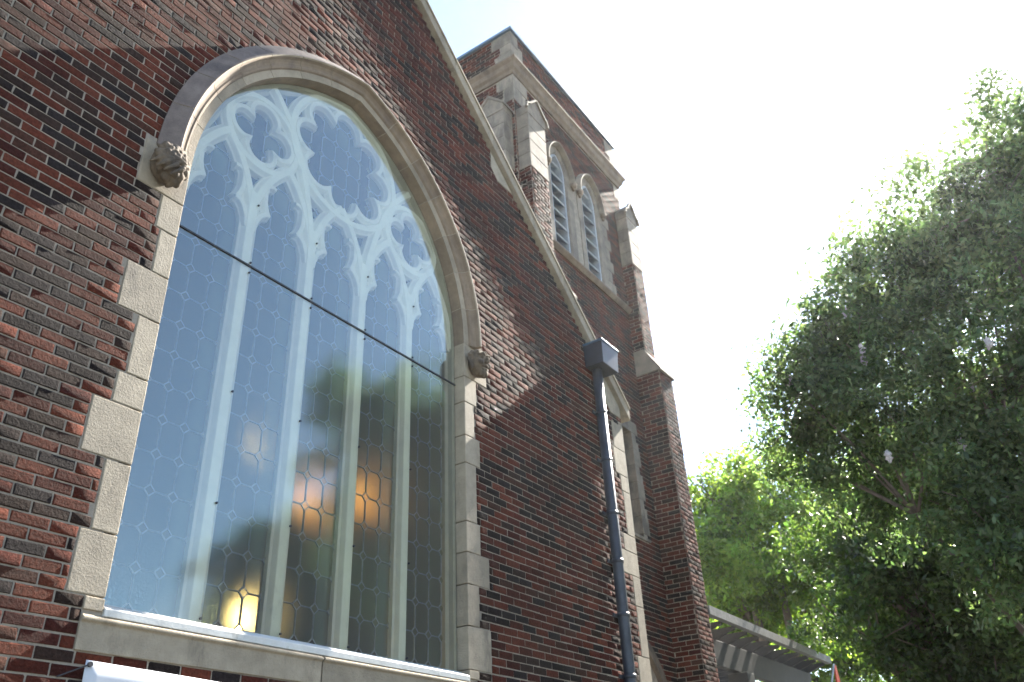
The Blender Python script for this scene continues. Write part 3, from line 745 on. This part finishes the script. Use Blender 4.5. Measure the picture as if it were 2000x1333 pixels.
# ================================================================== PERGOLA
pg = empty('pergola', (0, 0, 0)); tag(pg, 'grey painted timber pergola walkway beyond the tower', 'pergola')
PX0, PX1, PY, PZt = 8.24, 14.2, 1.02, 4.58
MB().box(PX0, PX1, PY - .06, PY + .06, 3.86, 4.262).build('beam', 'pergola', pg, bevel=.008)
MB().box(PX0, PX1, PY + 2.4, PY + 2.52, 3.86, 4.262).build('beam', 'pergola', pg, bevel=.008)
x = PX0 + .1
while x < PX1 + .05:
    MB().poly_x([(PY - .405, 4.36), (PY - .405, 4.41), (PY + 2.8, 4.41), (PY + 2.8, 4.26), (PY - .08, 4.26), (PY - .3, 4.34)], x, x + .06).build('rafter', 'pergola', pg)
    x += .52
MB().box(PX0, PX1 + .1, PY - .50, PY - .40, 4.40, 4.53).build('roof_edge', 'shingle', pg)
for px_ in (8.6, 10.45, 12.3, 14.05):
    for py_ in (PY, PY + 2.46):
        p = MB().box(px_ - .12, px_ + .12, py_ - .12, py_ + .12, 0, 3.86).build('post', 'pergola', pg, bevel=.012)
        MB().box(px_ - .17, px_ + .17, py_ - .17, py_ + .17, 3.68, 3.855).build('capital', 'pergola', p, bevel=.01)
        MB().box(px_ - .16, px_ + .16, py_ - .16, py_ + .16, 0, .2).build('plinth', 'pergola', p, bevel=.01)
fl = empty('flag', (14.45, .45, 0)); tag(fl, 'small red flag on a slanted grey pole at the pergola end', 'flag')
MB().tube([(-.75, 0, 3.96), (.02, .08, 4.41)], .02, 8).build('pole', 'lead', fl)
MB().poly_y([(-.06, 4.36), (.05, 4.40), (.11, 4.1), (.13, 3.8), (.02, 3.66), (-.1, 3.75), (-.12, 4.1)], .05, .08).build('cloth', 'red', fl)

# ================================================================== BANNER
bn = empty('banner', (0, 0, 0)); tag(bn, 'white vinyl banner tied to the wall below the big window', 'banner')
nu, nv = 40, 14; V = []; F = []
for j in range(nv + 1):
    for i in range(nu + 1):
        u, t = i / nu, j / nv
        V.append((-1.64 + 3.0 * u, -.035 - .02 * math.sin(u * 9 + t * 2) * (1 - abs(2 * u - 1) ** 6) - .015 * t, 2.49 - .035 * math.sin(math.pi * u) - 1.0 * t))
for j in range(nv):
    for i in range(nu): F.append((j * (nu + 1) + i, j * (nu + 1) + i + 1, (j + 1) * (nu + 1) + i + 1, (j + 1) * (nu + 1) + i))
mm = MB(); mm.add(V, F); o = mm.build('sheet', 'banner', bn, smooth=True); so = o.modifiers.new('s', 'SOLIDIFY'); so.thickness = .002
for gx in (-1.62, -.62, .38, 1.34):
    MB().tube([(gx, -.05, 2.47 - .035 * math.sin(math.pi * (gx + 1.64) / 3)), (gx, -.03, 2.47 - .035 * math.sin(math.pi * (gx + 1.64) / 3))], .013, 10).build('grommet', 'dark', bn)
MB().tube([(-1.62, -.045, 2.47), (-1.76, -.01, 2.40)], .004, 6).build('cord', 'dark', bn)

# ================================================================== TREES
def tree(name, label, base, blobs, leafm, leaf, nclump, nleaf, seed, group, flowers=0, tr=.12, droop=0, outside=1.0):
    r = np.random.default_rng(seed); e = empty(name, base); tag(e, label, 'tree', group)
    base = np.array(base, float)
    cen = np.array([b[0] for b in blobs]) - base; rad = np.array([b[1] for b in blobs])
    # limbs
    top = cen.mean(0); fork = np.array((top[0] * .25, top[1] * .25, max(1.2, cen[:, 2].min() * .55)))
    t = MB(); t.tube([(0, 0, -.05), tuple(fork * .5 + np.array((.05, .03, 0))), tuple(fork)], [tr * 1.25, tr, tr * .9], 10)
    tips = []
    kc = cen[r.choice(len(cen), 4, replace=False)]
    for _ in range(6):
        gi_ = np.argmin(((cen[:, None] - kc[None]) ** 2).sum(2), 1)
        kc = np.array([cen[gi_ == k].mean(0) if (gi_ == k).any() else kc[k] for k in range(4)])
    for k in range(4):
        hub = fork * .35 + kc[k] * .65
        t.tube([tuple(fork), tuple(fork * .6 + hub * .4 + r.normal(0, .12, 3)), tuple(hub)], [tr * .8, tr * .6, tr * .42], 8)
        for c, q in zip(cen[gi_ == k], rad[gi_ == k]):
            mid = (hub + c) / 2 + r.normal(0, .12 * q, 3)
            t.tube([tuple(hub), tuple(mid), tuple(c)], [tr * .4, tr * .27, tr * .12], 7)
            for _k in range(7):
                d = r.normal(0, 1, 3); d /= np.linalg.norm(d); p = c + d * q * .9
                t.tube([tuple(c), tuple((c + p) / 2 + r.normal(0, .06, 3)), tuple(p)], [tr * .14, tr * .09, .005], 5)
    t.build('trunk', 'bark', e, smooth=True)
    VV = []; CC = []
    sub = []
    for c, q in zip(cen, rad):
        sub.append((c, q * .62))
        for k in range(7):
            d = r.normal(0, 1, 3); d /= np.linalg.norm(d); sub.append((c + d * q * r.uniform(.55, 1.0), q * r.uniform(.28, .5)))
    for c, q in sub:
        n = max(3, int(nclump * q * q * r.uniform(.6, 1.3)))
        d = r.normal(0, 1, (n, 3)); d /= np.linalg.norm(d, axis=1)[:, None]
        rr = q * r.uniform(.25, 1.08, n) ** .6
        cl = c + d * rr[:, None] * np.array((1, 1, .85))
        cr = r.uniform(.12, .26, n) * (leaf / .055) ** .4; tone = r.uniform(.45, 1.6, n)
        m_ = nleaf
        off = r.normal(0, 1, (n, m_, 3)) * cr[:, None, None] * np.array((.75, .75, .55))
        pos = (cl[:, None] + off).reshape(-1, 3)
        N_ = len(pos)
        a = r.normal(0, 1, (N_, 3)); a[:, 2] -= .35; a /= np.linalg.norm(a, axis=1)[:, None]
        b = np.cross(a, r.normal(0, 1, (N_, 3))); b /= np.linalg.norm(b, axis=1)[:, None]
        s = leaf * r.uniform(.6, 1.25, N_)
        v0 = pos - a * s[:, None]; v2 = pos + a * s[:, None]
        nn = np.cross(a, b) * (s * .18)[:, None]
        v1 = pos + b * (s * .48)[:, None] + nn; v3 = pos - b * (s * .48)[:, None] + nn
        VV.append(np.stack([v0, v1, v2, v3], 1).reshape(-1, 3))
        tn = np.repeat(tone, m_) * r.uniform(.75, 1.25, N_)
        hue = r.uniform(.85, 1.2, N_)
        CC.append(np.repeat(np.stack([tn * hue, tn, tn * .9], 1), 4, 0))
    V = np.concatenate(VV); F = np.arange(len(V)).reshape(-1, 4)
    bulk('crown', V, F, leafm, e, np.concatenate(CC))
    if flowers:
        for k in range(flowers):
            i = (9, 12, 13, 14, 15, 8)[r.integers(6)]; d = r.normal(0, 1, 3); d /= np.linalg.norm(d)
            view = (CAM - base - cen[i]); view /= np.linalg.norm(view)
            d = d + view * .8; d /= np.linalg.norm(d); p = cen[i] + d * rad[i] * .9
            f = MB(); f.sphere(tuple(p), (.038, .038, .066), 12, 10)
            f.v = [tuple(np.array(p) + (np.array(q_) - p) * r.uniform(.35, 1.35)) for q_ in f.v]
            f.build('flower_cluster', 'flower', e)
    return e
B = lambda px, py, d, r: (at(px, py, d), r)
myr = [B(1560, 770, 11.2, .62), B(1590, 690, 11.6, .75), B(1650, 590, 12, .8), B(1730, 520, 12, .85), B(1820, 470, 12, .95), B(1930, 400, 12, .95), B(2010, 300, 12, .9), B(1960, 340, 12, .8), B(2060, 260, 12, .9),
       B(1680, 720, 11.5, .95), B(1800, 640, 11.5, 1.05), B(1930, 560, 11.5, 1.15), B(1640, 850, 11.3, .75), B(1760, 830, 11, .95), B(1890, 760, 11, 1.0), B(2010, 690, 11, 1.1),
       B(1980, 880, 11, .9), B(1850, 920, 11.5, .8), B(1530, 850, 11.6, .45), B(1580, 900, 11.8, .5), B(1690, 930, 12, .6), B(1950, 1000, 11.5, .8), B(1850, 1010, 12, .7), B(2040, 960, 11, .9), B(1770, 960, 12, .7), B(1960, 1060, 10.4, .6), B(1895, 990, 10.4, .55), B(2030, 1130, 10.4, .7), B(2120, 520, 11.5, 1.2), B(2150, 780, 11, 1.2)]
bs = at(2060, 1000, 11.0); bs[2] = 0
tree('crape_myrtle', 'tall crape myrtle with white flower heads beside the pergola', bs, myr, 'leaf1', .044, 72, 50, 21, 'trees around the church', flowers=13, tr=.055)
yg = [B(1390, 975, 24, 1.0), B(1440, 1010, 24, 1.5), B(1500, 960, 24, 1.3), B(1400, 1090, 24, 1.6), B(1480, 1110, 24, 1.8), B(1570, 1060, 24.5, 1.7), B(1560, 1180, 25, 1.8), B(1400, 1200, 25, 1.6), B(1650, 1150, 25, 1.8)]
bs = at(1500, 1150, 24.5); bs[2] = 0
tree('maple_tree', 'bright yellow-green leafy tree standing behind the pergola', bs, yg, 'leaf2', .085, 34, 46, 22, 'trees around the church', tr=.2)
dk = [B(1680, 1000, 17, 1.2), B(1780, 1060, 16.5, 1.3), B(1880, 1020, 16, 1.2), B(1960, 1060, 16, 1.3), B(1700, 1130, 17, 1.3), B(1820, 1160, 16.5, 1.4), B(1950, 1190, 16, 1.4), B(1740, 1260, 17, 1.3), B(1880, 1280, 16.5, 1.4), B(2040, 1150, 16, 1.5), B(2000, 1320, 16, 1.4), B(1660, 1220, 18, 1.0)]
bs = at(1860, 1200, 16.8); bs[2] = 0
tree('oak_tree', 'dense dark green tree filling the space under the crape myrtle', bs, dk, 'leaf3', .065, 50, 46, 23, 'trees around the church', tr=.2)
bk = [B(1500, 1250, 34, 2.4), B(1620, 1230, 34, 2.6), B(1750, 1180, 34, 2.8), B(1880, 1150, 35, 2.8), B(2000, 1130, 35, 3.0), B(1700, 1310, 33, 2.4), B(1850, 1310, 33, 2.4), B(1980, 1310, 33, 2.4), B(1600, 1330, 33, 2.2)]
bs = at(1750, 1230, 34); bs[2] = 0
tree('linden_tree', 'broad sunlit green tree far behind the others', bs, bk, 'leaf2', .13, 16, 40, 24, 'trees around the church', tr=.28)
# trees across the street: out of frame, seen mirrored in the big window
def azel(az, el_, d, o=(0, 0, 4)):
    a, e_ = R_(az), R_(el_); return np.array(o) + d * np.array((math.cos(e_) * math.cos(a), math.cos(e_) * math.sin(a), math.sin(e_)))
rf_ = [(azel(a, e_, 17), q) for a, e_, q in ((-36, 10, 1.9), (-40, 12, 2.0), (-44, 13.5, 1.9), (-48, 12.5, 1.8), (-52, 11, 1.6), (-33, 9.5, 2), (-55, 6, 1.4), (-30, 8, 2.2), (-56, 2, 1.5), (-38, 9, 2.2), (-43, 11, 2.4), (-48, 9, 2.2), (-53, 8, 1.5), (-35, 4, 2.2), (-41, 2, 2.4), (-47, 2, 2.2), (-52, 3, 1.7))]
bs = azel(-43, 10, 17); bs[2] = 0
tree('street_tree', 'dark broad tree across the street, mirrored in the window glass', bs, rf_, 'leaf3', .11, 46, 42, 25, 'trees around the church', tr=.25)
# ================================================================== thin scattering volume, added to stand in for veiling lens glare
hz = MB().box(-160, 160, -160, 160, -1.3, 16.5).build('glare_haze', 'dark'); hz.data.materials.clear()
hm = bpy.data.materials.new('glare_haze'); hm.use_nodes = True; hm.node_tree.nodes.clear()
pv = hm.node_tree.nodes.new('ShaderNodeVolumePrincipled'); pv.inputs['Color'].default_value = (.93, .96, 1, 1)
pv.inputs['Density'].default_value = .00040; pv.inputs['Anisotropy'].default_value = .72
ho = hm.node_tree.nodes.new('ShaderNodeOutputMaterial'); hm.node_tree.links.new(pv.outputs[0], ho.inputs['Volume'])
hz.data.materials.append(hm); tag(hz, 'thin air volume added around the church to imitate lens glare', 'glare_haze', kind='stuff')
